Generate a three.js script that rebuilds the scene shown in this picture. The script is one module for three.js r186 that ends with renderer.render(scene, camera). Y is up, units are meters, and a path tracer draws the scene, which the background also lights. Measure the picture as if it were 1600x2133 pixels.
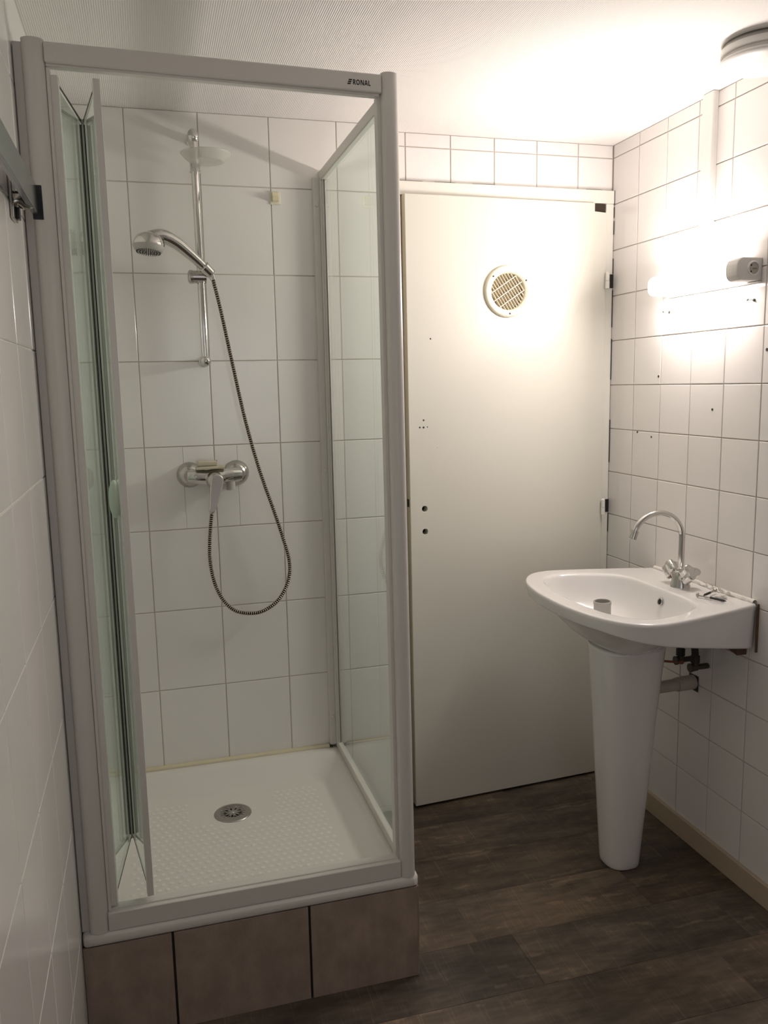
import * as THREE from 'three';
import { RoundedBoxGeometry } from 'three/addons/geometries/RoundedBoxGeometry.js';
import { mergeGeometries, mergeVertices, toCreasedNormals } from 'three/addons/utils/BufferGeometryUtils.js';
import { ImprovedNoise } from 'three/addons/math/ImprovedNoise.js';
import { FontLoader } from 'three/addons/loaders/FontLoader.js';
import { RectAreaLightUniformsLib } from 'three/addons/lights/RectAreaLightUniformsLib.js';
import { TextGeometry } from 'three/addons/geometries/TextGeometry.js';

// ---------------------------------------------------------------- camera, light, exposure
RectAreaLightUniformsLib.init();
const scene = new THREE.Scene();
scene.background = new THREE.Color(0x000000);
const camera = new THREE.PerspectiveCamera(2 * Math.atan(1066.5 / 1731.04) * 180 / Math.PI, 1600 / 2133, 0.02, 30);
camera.position.set(0.2724, 1.4375, 2.6405);
camera.rotation.set(-0.1517, -0.2737, -0.0203, 'YXZ');
scene.add(camera);
const renderer = new THREE.WebGLRenderer({ antialias: true });
renderer.toneMapping = THREE.LinearToneMapping;
renderer.toneMappingExposure = 0.41;
renderer.shadowMap.enabled = true;
renderer.shadowMap.type = THREE.PCFSoftShadowMap;
const LAMP = new THREE.Color().setRGB(1.0, 0.90, 0.84);
const LAMP_POWER = 200;    // nits of the diffuser's faces
const LAMP_GLOW = 5;       // what the eye sees of the diffuser

const DAY = new THREE.Color().setRGB(0.94, 0.94, 1.0);
const DAY_POWER = 1.9;      // dull daylight through the frosted window behind the camera
const WIN = [0.35, 1.15, 1.0, 1.9];   // that window's place in the wall behind the camera

// ---------------------------------------------------------------- measured room (metres)
const H = 2.2233, F = -0.018;            // ceiling, floor
const XL = 0.064, XR = 1.8466;           // left and right wall faces
const ZB = 0, ZS = 0.06, ZF = 3.2;       // door wall, shower wall (thicker), wall behind the camera
const XS = 1.056;                        // where the thicker shower wall ends

// ---------------------------------------------------------------- helpers
let seed = 7;
const rnd = () => { seed = (seed * 1664525 + 1013904223) >>> 0; return seed / 4294967296; };
const rr = (a, b) => a + (b - a) * rnd();
const noise = new ImprovedNoise();
const taken = {};
const numbered = (n) => { const k = taken[n] = (taken[n] ?? -1) + 1; return k ? `${n}_${String(k).padStart(3, '0')}` : n; };
const origin = new Map();
origin.set(scene, new THREE.Vector3());
function shade(o) { o.castShadow = true; o.receiveShadow = true; return o; }
function thing(name, label, category, p = [0, 0, 0], group) {
  const o = new THREE.Group(); o.name = numbered(name); o.position.set(...p); scene.add(o);
  o.userData = { label, category }; if (group) o.userData.group = group;
  origin.set(o, new THREE.Vector3(...p)); return o;
}
function struct(name, label, p = [0, 0, 0]) {
  const o = new THREE.Group(); o.name = numbered(name); o.position.set(...p); scene.add(o);
  o.userData = { kind: 'structure', label }; origin.set(o, new THREE.Vector3(...p)); return o;
}
// a mesh from geometry given in room coordinates, placed under its parent
function obj(name, geo, mat, parent, label) {
  let g = Array.isArray(geo) ? (geo.length > 1 ? mergeGeometries(geo.map((x) => plain(x))) : geo[0]) : geo;
  const o = origin.get(parent);
  g.translate(-o.x, -o.y, -o.z);
  const m = shade(new THREE.Mesh(g, mat)); m.name = name; parent.add(m);
  origin.set(m, o.clone()); if (label) m.userData.label = label;
  return m;
}
function lone(name, label, category, geo, mat, p, group) {   // a thing that is one mesh
  const g = Array.isArray(geo) ? mergeGeometries(geo.map((x) => plain(x))) : geo;
  g.translate(-p[0], -p[1], -p[2]);
  const m = shade(new THREE.Mesh(g, mat)); m.name = numbered(name); m.position.set(...p); scene.add(m);
  m.userData = { label, category }; if (group) m.userData.group = group;
  origin.set(m, new THREE.Vector3(...p)); return m;
}
function plain(g) {
  let q = g.index ? g.toNonIndexed() : g;
  for (const k of Object.keys(q.attributes)) if (!['position', 'normal', 'uv'].includes(k)) q.deleteAttribute(k);
  if (!q.attributes.uv) q.setAttribute('uv', new THREE.BufferAttribute(new Float32Array(q.attributes.position.count * 2), 2));
  return q;
}
const box = (x0, x1, y0, y1, z0, z1, r = 0.001, s = 1) => {
  const w = x1 - x0, h = y1 - y0, d = z1 - z0, rad = Math.min(r, w / 2.1, h / 2.1, d / 2.1);
  const g = rad > 0 ? new RoundedBoxGeometry(w, h, d, s, rad) : new THREE.BoxGeometry(w, h, d);
  return g.translate((x0 + x1) / 2, (y0 + y1) / 2, (z0 + z1) / 2);
};
const v3 = (x, y, z) => new THREE.Vector3(x, y, z);
const Y = v3(0, 1, 0);
function rod(a, b, ra, rb = ra, n = 24, open = false) {
  const A = v3(...a), B = v3(...b), d = B.clone().sub(A), g = new THREE.CylinderGeometry(rb, ra, d.length(), n, 1, open);
  g.applyQuaternion(new THREE.Quaternion().setFromUnitVectors(Y, d.clone().normalize()));
  return g.translate((A.x + B.x) / 2, (A.y + B.y) / 2, (A.z + B.z) / 2);
}
// profile [[r, h] ...] turned about an axis through p
function lathe(profile, p, axis = [0, 1, 0], n = 40) {
  const g = new THREE.LatheGeometry(profile.map((q) => new THREE.Vector2(q[0], q[1])), n);
  g.applyQuaternion(new THREE.Quaternion().setFromUnitVectors(Y, v3(...axis).normalize()));
  return g.translate(...p);
}
function bar(a, b, w, h, r = 0.0006) {        // a rounded rectangular bar from a to b, w across, h in the other direction
  const A = v3(...a), B = v3(...b), d = B.clone().sub(A), g = new RoundedBoxGeometry(w, d.length(), h, 1, Math.min(r, w / 2.2, h / 2.2));
  g.applyQuaternion(new THREE.Quaternion().setFromUnitVectors(Y, d.clone().normalize()));
  return g.translate((A.x + B.x) / 2, (A.y + B.y) / 2, (A.z + B.z) / 2);
}
const curve = (pts, t = 0.5) => new THREE.CatmullRomCurve3(pts.map((p) => v3(...p)), false, 'catmullrom', t);
const tube = (pts, r, n = 60, m = 16, t = 0.5) => new THREE.TubeGeometry(curve(pts, t), n, r, m, false);
function taper(pts, radii, n = 50, m = 24) {  // swept tube whose radius changes; ends capped
  const c = curve(pts), fr = c.computeFrenetFrames(n), rings = [];
  for (let i = 0; i <= n; i++) {
    const u = i / n, P = c.getPointAt(u), k = u * (radii.length - 1), a = Math.floor(k), f = k - a;
    const r = radii[a] * (1 - f) + (radii[Math.min(a + 1, radii.length - 1)]) * f, ring = [];
    for (let j = 0; j < m; j++) {
      const t = j / m * Math.PI * 2;
      ring.push(P.clone().addScaledVector(fr.normals[i], Math.cos(t) * r).addScaledVector(fr.binormals[i], Math.sin(t) * r));
    }
    rings.push(ring);
  }
  return loft(rings, true, true);
}
function loft(rings, capA = false, capB = false) {   // closed rings of equal length
  const n = rings[0].length, pos = [], idx = [], uv = [];
  rings.forEach((r, i) => r.forEach((p, j) => { pos.push(p.x, p.y, p.z); uv.push(j / n, i / (rings.length - 1)); }));
  for (let i = 0; i < rings.length - 1; i++) for (let j = 0; j < n; j++) {
    const a = i * n + j, b = i * n + (j + 1) % n, c = a + n, d = b + n;
    idx.push(a, b, d, a, d, c);
  }
  const cap = (ring, base, flip) => {
    const c = ring.reduce((s, p) => s.add(p), v3(0, 0, 0)).divideScalar(n), k = pos.length / 3;
    pos.push(c.x, c.y, c.z); uv.push(0.5, 0.5);
    for (let j = 0; j < n; j++) flip ? idx.push(k, base + (j + 1) % n, base + j) : idx.push(k, base + j, base + (j + 1) % n);
  };
  if (capA) cap(rings[0], 0, true);
  if (capB) cap(rings.at(-1), (rings.length - 1) * n, false);
  const g = new THREE.BufferGeometry();
  g.setAttribute('position', new THREE.Float32BufferAttribute(pos, 3));
  g.setAttribute('uv', new THREE.Float32BufferAttribute(uv, 2));
  g.setIndex(idx); g.computeVertexNormals(); return g;
}
function roundRect(x0, x1, z0, z1, r, y, k = 10) {   // ring of 4 * (k + 1) points
  const out = [], cs = [[x1 - r, z1 - r, 0], [x0 + r, z1 - r, 90], [x0 + r, z0 + r, 180], [x1 - r, z0 + r, 270]];
  for (const [cx, cz, a] of cs) for (let i = 0; i <= k; i++) { const t = (a + 90 * i / k) * Math.PI / 180; out.push(v3(cx + r * Math.cos(t), y, cz + r * Math.sin(t))); }
  return out.reverse();
}
function extr(shape, depth, bevel = 0, seg = 12) {
  return new THREE.ExtrudeGeometry(shape, { depth, bevelEnabled: bevel > 0, bevelSize: bevel, bevelThickness: bevel, bevelSegments: 2, bevelOffset: -bevel, curveSegments: seg });
}

// ---------------------------------------------------------------- textures
function dataTex(w, h, fn, srgb, rx = 1, ry = 1) {
  const d = new Uint8Array(w * h * 4);
  for (let y = 0; y < h; y++) for (let x = 0; x < w; x++) {
    const c = fn(x / w, y / h, x, y), i = (y * w + x) * 4;
    if (typeof c === 'number') d[i] = d[i + 1] = d[i + 2] = Math.max(0, Math.min(255, c * 255));
    else for (let k = 0; k < 3; k++) d[i + k] = Math.max(0, Math.min(255, c[k] * 255));
    d[i + 3] = 255;
  }
  const t = new THREE.DataTexture(d, w, h); t.wrapS = t.wrapT = THREE.RepeatWrapping;
  t.magFilter = THREE.LinearFilter; t.minFilter = THREE.LinearMipmapLinearFilter; t.generateMipmaps = true;
  if (srgb) t.colorSpace = THREE.SRGBColorSpace; t.repeat.set(rx, ry); t.needsUpdate = true; return t;
}
const per = (u, v, f, s = 0) => {             // noise that repeats over the unit square
  const a = 2 * Math.PI, q = f / a;
  return noise.noise(Math.cos(a * u) * q + s, Math.sin(a * u) * q + s * 1.7, Math.cos(a * v) * q) * 0.5 + noise.noise(Math.sin(a * v) * q + s, Math.cos(a * u) * q, Math.sin(a * u) * q + 3.1) * 0.5;
};
const ribTex = dataTex(64, 8, (u) => 0.5 + 0.5 * Math.cos(u * Math.PI * 2 * 4), false);
const speck = dataTex(256, 256, (u, v) => 0.5 + 0.35 * per(u, v, 24, 2) + 0.25 * per(u, v, 60, 5), false);
const woodTex = dataTex(1024, 512, (u, v) => {
  // u along the plank (1.22 m), v over a stock of boards
  const g = noise.noise(u * 9, v * 70, 1.3), f = noise.noise(u * 30, v * 260, 4.1), b = noise.noise(u * 3.2, v * 9, 7.7), s = noise.noise(u * 260, v * 14, 2.2), s2 = noise.noise(u * 420, v * 30, 9.2);
  let t = 0.50 + 0.16 * b + 0.13 * g + 0.09 * f;
  if (s > 0.34) t += 0.10 * (s - 0.34) * 3; if (s2 > 0.42) t += 0.07;
  const w = noise.noise(u * 4, v * 60, 12.5) + 0.5 * noise.noise(u * 22, v * 150, 3.3) + 0.3 * noise.noise(u * 1.5, v * 8, 31);   // worn pale flakes with an outline
  if (w > 0.60) t += 0.12;
  const m = noise.noise(u * 2.1, v * 5, 21);
  return [t * (0.80 + 0.05 * m), t * 0.70, t * (0.595 - 0.04 * m)];
}, true);
const woodBump = dataTex(512, 256, (u, v) => 0.5 + 0.3 * noise.noise(u * 30, v * 200, 4.1) + 0.2 * noise.noise(u * 200, v * 14, 2.2), false);
const plankDark = dataTex(256, 256, (u, v) => { const t = 1 + 0.10 * per(u, v, 6, 1) + 0.10 * per(u, v, 18, 3) + 0.05 * per(u, v, 70, 7); return [0.62 * t, 0.56 * t, 0.51 * t]; }, true);

// ---------------------------------------------------------------- materials
const rgb = (r, g, b) => new THREE.Color().setRGB(r, g, b);
const mat = (c, rough, o = {}) => new THREE.MeshPhysicalMaterial({ color: rgb(...c), roughness: rough, ...o });
const TILE = [[0.85, 0.815, 0.80], [0.838, 0.808, 0.792], [0.858, 0.825, 0.808], [0.845, 0.817, 0.797]].map((c) => mat(c, 0.13, { ior: 1.52 }));
const STILE = [[0.865, 0.845, 0.81], [0.852, 0.834, 0.80], [0.872, 0.85, 0.818]].map((c) => mat(c, 0.16, { ior: 1.5 }));
const M = {
  grout: mat([0.56, 0.505, 0.455], 0.9, { bumpMap: speck, bumpScale: 0.0004 }),
  groutWhite: mat([0.66, 0.615, 0.55], 0.9),
  groutLeft: mat([0.80, 0.77, 0.73], 0.85),
  plaster: mat([0.84, 0.81, 0.78], 0.9),
  ceiling: mat([0.89, 0.86, 0.835], 0.85, { bumpMap: ribTex, bumpScale: 0.00038 }),
  doorPaint: mat([0.73, 0.715, 0.64], 0.34, { bumpMap: speck, bumpScale: 0.00012 }),
  doorEdge: mat([0.60, 0.55, 0.42], 0.6),
  framePaint: mat([0.79, 0.775, 0.71], 0.4),
  enamel: mat([0.72, 0.70, 0.655], 0.34),          // painted aluminium of the cabin
  enamelPale: mat([0.74, 0.71, 0.66], 0.4),
  rubber: mat([0.02, 0.02, 0.018], 0.6),
  glass: mat([0.93, 0.975, 0.955], 0.02, { transmission: 1, thickness: 0, ior: 1.5 }),
  clear: mat([0.90, 0.89, 0.86], 0.2, { transmission: 0.62, thickness: 0, ior: 1.45 }),
  pull: mat([0.74, 0.80, 0.70], 0.35),
  chrome: mat([0.66, 0.65, 0.63], 0.08, { metalness: 1 }),
  chromeDull: mat([0.50, 0.485, 0.46], 0.2, { metalness: 1 }),
  steel: mat([0.45, 0.43, 0.40], 0.3, { metalness: 1 }),
  dark: mat([0.035, 0.03, 0.026], 0.6),
  black: mat([0.012, 0.011, 0.01], 0.7),
  blackGloss: mat([0.02, 0.022, 0.026], 0.15),
  tray: mat([0.80, 0.775, 0.725], 0.3, { ior: 1.5 }),
  stud: mat([0.86, 0.84, 0.79], 0.45),
  ceramic: mat([0.84, 0.825, 0.81], 0.12, { ior: 1.52, clearcoat: 0.4, clearcoatRoughness: 0.05 }),
  apron: mat([1, 1, 1], 0.35, { map: plankDark }),
  apronGrout: mat([0.03, 0.026, 0.022], 0.9),
  silicone: mat([0.72, 0.64, 0.46], 0.5),
  caulk: mat([0.82, 0.79, 0.74], 0.7, { bumpMap: speck, bumpScale: 0.001 }),
  skirting: mat([0.50, 0.40, 0.29], 0.45),
  cream: mat([0.78, 0.70, 0.50], 0.4),
  creamPale: mat([0.86, 0.81, 0.66], 0.4),
  tan: mat([0.30, 0.235, 0.155], 0.8),
  plastic: mat([0.80, 0.78, 0.75], 0.4),
  plasticGrey: mat([0.47, 0.45, 0.42], 0.5),
  pipe: mat([0.50, 0.455, 0.385], 0.5),
  soap: mat([0.58, 0.52, 0.40], 0.7),
  valve: mat([0.10, 0.085, 0.07], 0.4, { metalness: 0.6 }),
  copper: mat([0.30, 0.085, 0.05], 0.5),
  brownWood: mat([0.13, 0.075, 0.04], 0.7),
  red: mat([0.35, 0.04, 0.03], 0.4),
  hoseRib: mat([0.60, 0.54, 0.47], 0.22, { metalness: 1 }),
  hoseCore: mat([0.018, 0.014, 0.011], 0.7),
  lampHousing: mat([0.74, 0.72, 0.69], 0.4),
  daypane: mat([0.6, 0.65, 0.7], 0.4, { emissive: DAY, emissiveIntensity: 1.2 }),
  glow: mat([0.9, 0.88, 0.84], 0.4, { emissive: LAMP, emissiveIntensity: LAMP_GLOW }),
};

// ---------------------------------------------------------------- room shell
function floorUV(g, su, sv, ou, ov) {
  const p = g.attributes.position, uv = new Float32Array(p.count * 2);
  for (let i = 0; i < p.count; i++) { uv[2 * i] = p.getX(i) * su + ou; uv[2 * i + 1] = p.getZ(i) * sv + ov; }
  g.setAttribute('uv', new THREE.BufferAttribute(uv, 2)); return g;
}
{
  const fl = struct('floor', 'grey brown wood-look vinyl planks', [0.95, F, 1.5]);
  obj('subfloor', box(-0.1, 2.0, F - 0.12, F - 0.0035, -0.9, ZF + 0.1, 0), M.dark, fl);
  const W = 0.196, L = 1.22;
  const mats = [[1, 1, 1], [0.93, 0.92, 0.91], [1.06, 1.04, 1.02], [0.96, 0.98, 1.0]].map((c) => mat([c[0] * 0.85, c[1] * 0.85, c[2] * 0.85], 0.5, { map: woodTex, bumpMap: woodBump, bumpScale: 0.0003 }));
  for (let i = 0; i < 20; i++) {
    const z0 = -0.62 + i * W + 0.03, off = [(0.37), 0.92, 0.13, 0.70, 0.52][i % 5];
    for (let x = XL - 0.03 - off; x < XR + 0.02; x += L) {
      const a = Math.max(x, XL - 0.03), b = Math.min(x + L, XR + 0.02); if (b - a < 0.02) continue;
      const g = box(a, b - 0.0006, F - 0.004, F, z0, z0 + W - 0.0008, 0.0006);
      obj('plank', floorUV(g, 1 / L, 0.42, rnd(), rnd()), mats[Math.floor(rnd() * 4)], fl);
    }
  }
}
{
  const c = struct('ceiling', 'white ceiling with finely ribbed wallpaper', [0.95, H, 1.5]);
  const g = new THREE.BoxGeometry(2.1, 0.1, ZF + 0.4); g.translate(0.95, H + 0.05, ZF / 2);
  const p = g.attributes.position, uv = g.attributes.uv;
  for (let i = 0; i < p.count; i++) uv.setXY(i, p.getX(i) / 0.0190, p.getZ(i) / 0.05);
  obj('ribbed_wallpaper', g, M.ceiling, c);
}
// glazed tiles: 18 triangles each, shared by size
const tileCache = {};
function tileGeo(w, h, t, c) {
  const key = `${Math.round(w * 2000)}_${Math.round(h * 2000)}_${t}`; if (tileCache[key]) return tileCache[key];
  const X = w / 2, Yy = h / 2, pos = [], quad = (a, b, d, e) => pos.push(...a, ...b, ...d, ...a, ...d, ...e);
  const o = [[-X, -Yy], [X, -Yy], [X, Yy], [-X, Yy]], n = o.map(([x, y]) => [x - Math.sign(x) * c, y - Math.sign(y) * c]);
  quad([...n[0], t], [...n[1], t], [...n[2], t], [...n[3], t]);
  for (let i = 0; i < 4; i++) {
    const j = (i + 1) % 4;
    quad([...o[i], t - c * 0.7], [...o[j], t - c * 0.7], [...n[j], t], [...n[i], t]);
    quad([...o[i], 0], [...o[j], 0], [...o[j], t - c * 0.7], [...o[i], t - c * 0.7]);
  }
  const g = new THREE.BufferGeometry(); g.setAttribute('position', new THREE.Float32BufferAttribute(pos, 3));
  const uv = []; for (let i = 0; i < pos.length; i += 3) uv.push(pos[i], pos[i + 1]);
  g.setAttribute('uv', new THREE.Float32BufferAttribute(uv, 2)); g.computeVertexNormals();
  return tileCache[key] = g;
}
function tile(parent, face, u0, u1, v0, v1, at, mats, gap, wob = 0.0012, t = 0.003) {
  const w = u1 - u0 - gap, h = v1 - v0 - gap; if (w < 0.004 || h < 0.004) return;
  const m = shade(new THREE.Mesh(tileGeo(w, h, t, 0.0011), mats[Math.floor(rnd() * mats.length)]));
  m.name = 'tile'; const u = (u0 + u1) / 2, v = (v0 + v1) / 2, o = origin.get(parent), e = rr(-0.0003, 0.0002) - t;
  if (face === 'back') { m.position.set(u - o.x, v - o.y, at + e - o.z); }
  if (face === 'left') { m.position.set(at + e - o.x, v - o.y, u - o.z); m.rotation.y = Math.PI / 2; }
  if (face === 'right') { m.position.set(at - e - o.x, v - o.y, u - o.z); m.rotation.y = -Math.PI / 2; }
  m.rotation.order = 'YXZ'; m.rotation.x = rr(-wob, wob); m.rotation.y += rr(-wob, wob);
  parent.add(m); return m;
}
const steps = (from, to, first, pitch) => { const s = [from]; for (let v = first; v < to - 0.004; v += pitch) if (v > from + 0.004) s.push(v); s.push(to); return s; };
{   // back wall: thicker tiled part behind the shower, door opening with a tiled lintel
  const w = struct('wall_back', 'white tiled wall behind shower and door', [0.95, F, 0]);
  obj('shower_wall', box(XL - 0.1, XS, F, H, -0.16, ZS - 0.0027, 0), M.groutWhite, w);
  obj('lintel', box(XS, XR + 0.1, 2.074, H, -0.16, ZB - 0.0027, 0), M.grout, w);
  obj('hall_backing', box(XS - 0.1, XR + 0.1, F, H, -0.95, -0.90, 0), M.dark, w);
  const xs = steps(XL, XS, 0.0539 + 0.2041, 0.20414), ys = steps(0.2546, H, 0.2546 + 0.25277, 0.25277);
  for (let i = 0; i < xs.length - 1; i++) for (let j = 0; j < ys.length - 1; j++) {
    if (j === 3 && (i === 1 || i === 2)) {           // cut tiles around the mixer inlets
      const cut = i === 1 ? 0.369 : 0.5312;
      tile(w, 'back', xs[i], cut + 0.0012, ys[j], ys[j + 1], ZS, STILE, 0.0032); tile(w, 'back', cut - 0.0012, xs[i + 1], ys[j], ys[j + 1], ZS, STILE, 0.0032);
    } else tile(w, 'back', xs[i], xs[i + 1], ys[j], ys[j + 1], ZS, STILE, 0.0030);
  }
  for (const [a, b] of [[0.8445, 0.8704], [0.8704, XS]]) for (const [c, d] of [[F, 0.0018], [0.0018, 0.2546]]) tile(w, 'back', a, b, c, d, ZS, STILE, 0.003);
  const dx = steps(XS, XR, 1.1073, 0.152), dy = [2.075, 2.1809, H];
  for (let i = 0; i < dx.length - 1; i++) for (let j = 0; j < 2; j++) tile(w, 'back', dx[i], dx[i + 1], dy[j], dy[j + 1], ZB, TILE, 0.0034);
}
{
  const w = struct('wall_right', 'white wall of small square tiles above wooden skirting', [XR, F, 1.5]);
  obj('substrate', box(XR + 0.0027, XR + 0.12, F, H, -0.95, ZF + 0.1, 0), M.grout, w);
  const ys = []; for (let y = 2.1809; y > 0.06; y -= 0.152) ys.unshift(y); ys.unshift(0.04); ys.push(H);
  const zs = [0.004, ...Array.from({ length: 11 }, (_, i) => 0.1587 + i * 0.152)];
  for (let i = 0; i < zs.length - 1; i++) for (let j = 0; j < ys.length - 1; j++) tile(w, 'right', zs[i], zs[i + 1], ys[j], ys[j + 1], XR, TILE, 0.0032);
  const rest = [];
  for (let i = 0; i < 10; i++) for (let j = 0; j < ys.length - 1; j++) {
    const z = 0.1587 + (10.5 + i) * 0.152; if (z + 0.076 > ZF) continue;
    const g = tileGeo(0.1488, ys[j + 1] - ys[j] - 0.0032, 0.003, 0.0011).clone(); g.rotateY(-Math.PI / 2); g.translate(XR + 0.003, (ys[j] + ys[j + 1]) / 2, z); rest.push(g);
  }
  obj('tile_field', rest, TILE[0], w).userData.kind = 'stuff';
  // drill holes left in the tiles
  for (const [y, z, r] of [[1.4467, 0.3003, 0.004], [1.2645, 0.1893, 0.0035], [1.2528, 0.2703, 0.0035], [1.348, 0.5701, 0.0038], [1.509, 0.7813, 0.0045]])
    obj('drill_hole', rod([XR + 0.004, y, z], [XR - 0.0009, y, z], r, r, 12), M.dark, w);
}
{
  const w = struct('wall_left', 'white wall of tall glossy tiles beside the shower', [XL, F, 1.5]);
  obj('substrate', box(XL - 0.12, XL - 0.0027, F, H, -0.16, ZF + 0.1, 0), M.groutLeft, w);
  const ys = steps(F, H, 0.0024 + 0.25277, 0.25277), zs = steps(ZS, ZF, 0.2436, 0.20414);
  for (let i = 0; i < zs.length - 1; i++) for (let j = 0; j < ys.length - 1; j++) tile(w, 'left', zs[i], zs[i + 1], ys[j], ys[j + 1], XL, STILE, 0.0032, 0.0008);
}
{
  const w = struct('wall_front', 'plain white wall behind the camera', [0.95, F, ZF]);
  const [x0, x1, y0, y1] = WIN;
  for (const b of [[XL - 0.12, x0, F - 0.02, H + 0.02], [x1, XR + 0.12, F - 0.02, H + 0.02], [x0, x1, F - 0.02, y0], [x0, x1, y1, H + 0.02]]) obj('plaster', box(b[0], b[1], b[2], b[3], ZF, ZF + 0.12, 0), M.plaster, w);
  const n = struct('window_1', 'frosted window behind the camera with dull daylight', [(x0 + x1) / 2, y0, ZF]);
  obj('window_frame', [box(x0, x1, y0, y0 + 0.04, ZF + 0.03, ZF + 0.08), box(x0, x1, y1 - 0.04, y1, ZF + 0.03, ZF + 0.08), box(x0, x0 + 0.04, y0 + 0.04, y1 - 0.04, ZF + 0.03, ZF + 0.08), box(x1 - 0.04, x1, y0 + 0.04, y1 - 0.04, ZF + 0.03, ZF + 0.08)], M.framePaint, n);
  obj('window_pane', box(x0 + 0.038, x1 - 0.038, y0 + 0.038, y1 - 0.038, ZF + 0.05, ZF + 0.055, 0), M.daypane, n);
  const a = new THREE.RectAreaLight(DAY, DAY_POWER, x1 - x0 - 0.08, y1 - y0 - 0.08); a.name = 'window_light'; a.position.set(0, (y1 - y0) / 2, 0.047); n.add(a);
}
{
  const b = struct('baseboard_right', 'brown wooden skirting under the tiled right wall', [XR, F, 1.5]);
  obj('board', box(XR - 0.012, XR + 0.002, F, 0.05, 0.03, ZF, 0.003, 2), M.skirting, b);
}

// ---------------------------------------------------------------- door
{
  const d = struct('door_1', 'flush white interior door with round vent and empty lock holes', [1.45, F, 0.02]);
  const zF = (x, y) => 0.027 + (1.812 - x) / 0.722 * (0.018 + 0.026 * (1 - y / 2.03));
  const warp = (g) => { const p = g.attributes.position; for (let i = 0; i < p.count; i++) p.setZ(i, p.getZ(i) + zF(p.getX(i), p.getY(i))); g.computeVertexNormals(); return g; };
  const x0 = 1.0885, x1 = 1.812, y0 = -0.009, y1 = 2.0285, s = new THREE.Shape();
  s.moveTo(x0, y0); s.lineTo(x1, y0); s.lineTo(x1, 1.9985); s.lineTo(1.7655, 2.0015); s.lineTo(1.7655, y1); s.lineTo(x0, y1); s.closePath();
  const hole = (x, y, r) => { const h = new THREE.Path(); h.absarc(x, y, r, 0, Math.PI * 2, true); s.holes.push(h); };
  hole(1.1387, 1.0287, 0.0098); hole(1.1394, 0.952, 0.0098);
  const gx = 1.441, gy = 1.7335; hole(gx, gy, 0.058);
  const leaf = extr(s, 0.037, 0.0012, 28); leaf.translate(0, 0, -0.0382);
  // subdivide by hand is not needed: the leaf only twists by a few millimetres
  obj('leaf', warp(leaf), M.doorPaint, d);
  obj('leaf_edge', warp(box(x0 - 0.0008, x0 + 0.001, y0 + 0.001, y1 - 0.001, -0.037, -0.002, 0)), M.doorEdge, d, 'bare yellowish door edge');
  obj('strike_slot', warp(box(x0 - 0.0014, x0 + 0.003, 1.036, 1.062, -0.031, -0.009, 0)), M.black, d);
  obj('core_block', warp(box(1.7663, 1.8115, 1.995, 2.029, -0.036, -0.012, 0.001)), mat([0.045, 0.03, 0.02], 0.9), d, 'exposed dark wood in the cut corner');
  // frame
  obj('frame_head', box(XS, XR - 0.001, 2.0305, 2.0735, -0.11, 0.018, 0.003, 2), M.framePaint, d);
  obj('frame_jamb', box(1.8155, XR - 0.0015, F, 2.0305, -0.11, 0.016, 0.003, 2), M.framePaint, d);
  obj('frame_jamb', box(XS, 1.0855, F, 2.0305, -0.11, 0.014, 0.003, 2), M.framePaint, d);
  obj('frame_stop', box(1.0855, 1.8155, F, 2.0305, -0.11, -0.07, 0), M.dark, d);
  for (const y of [1.748, 0.967]) {
    const h = obj('hinge', rod([1.8125, y, 0.037], [1.8125, y + 0.0245, 0.037], 0.0075, 0.0075, 18), M.framePaint, d, 'white painted hinge knuckle');
    obj('hinge_pin', [rod([1.8125, y + 0.0255, 0.037], [1.8125, y + 0.051, 0.037], 0.007, 0.007, 18), lathe([[0, 0.006], [0.004, 0.0052], [0.007, 0]], [1.8125, y + 0.051, 0.037])], M.framePaint, h);
    obj('hinge_recess', box(1.826, XR - 0.0005, y + 0.004, y + 0.05, 0.004, 0.0185, 0.001), M.black, d);
  }
  // cracked dark joint between frame and tiles
  for (const [a, b] of [[2.03, 2.073], [1.985, 2.02], [1.93, 1.975], [1.80, 1.85], [1.62, 1.745], [1.44, 1.58], [1.15, 1.30], [0.9, 0.965]]) obj('cracked_joint', box(XR - 0.003, XR - 0.0004, a, b, 0.003, 0.0178, 0.0004), M.dark, d);
  for (const [a, b] of [[1.06, 1.16], [1.2, 1.27], [1.33, 1.41], [1.74, 1.80]]) obj('cracked_joint', box(a, b, 2.0728, 2.0752, 0.0, 0.0125, 0.0004), M.dark, d);
  for (const [x, y, r] of [[1.1396, 1.321, 0.003], [1.126, 1.2979, 0.0028], [1.1393, 1.2975, 0.0034], [1.1526, 1.2986, 0.002], [1.1852, 1.2295, 0.0022], [1.1678, 1.5817, 0.0028], [1.2651, 1.5101, 0.002], [1.628, 1.5779, 0.0025], [1.5751, 1.5113, 0.002], [1.7176, 1.3248, 0.0024], [1.7163, 1.2934, 0.0024], [1.6537, 1.0245, 0.0024], [1.6604, 0.9407, 0.0024], [1.2033, 1.029, 0.0024], [1.2033, 1.023, 0.0024], [1.2025, 0.9427, 0.003]])
    obj('nail_hole', lathe([[0, 0.0006], [r, 0.0004], [r, -0.002]], [x, y, zF(x, y)], [0, 0, 1], 10), M.dark, d);
  // round vent
  const gz = zF(gx, gy);
  const v = obj('vent_grille', lathe([[0.0835, -0.001], [0.0835, 0.007], [0.081, 0.0115], [0.076, 0.0135], [0.068, 0.0125], [0.0615, 0.009], [0.0585, 0.004], [0.0585, -0.02]], [gx, gy, gz], [0, 0, 1], 72), M.creamPale, d, 'cream round vent grille');
  obj('mesh_backing', lathe([[0, 0], [0.0582, 0]], [gx, gy, gz - 0.006], [0, 0, 1], 48), M.tan, v);
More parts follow.
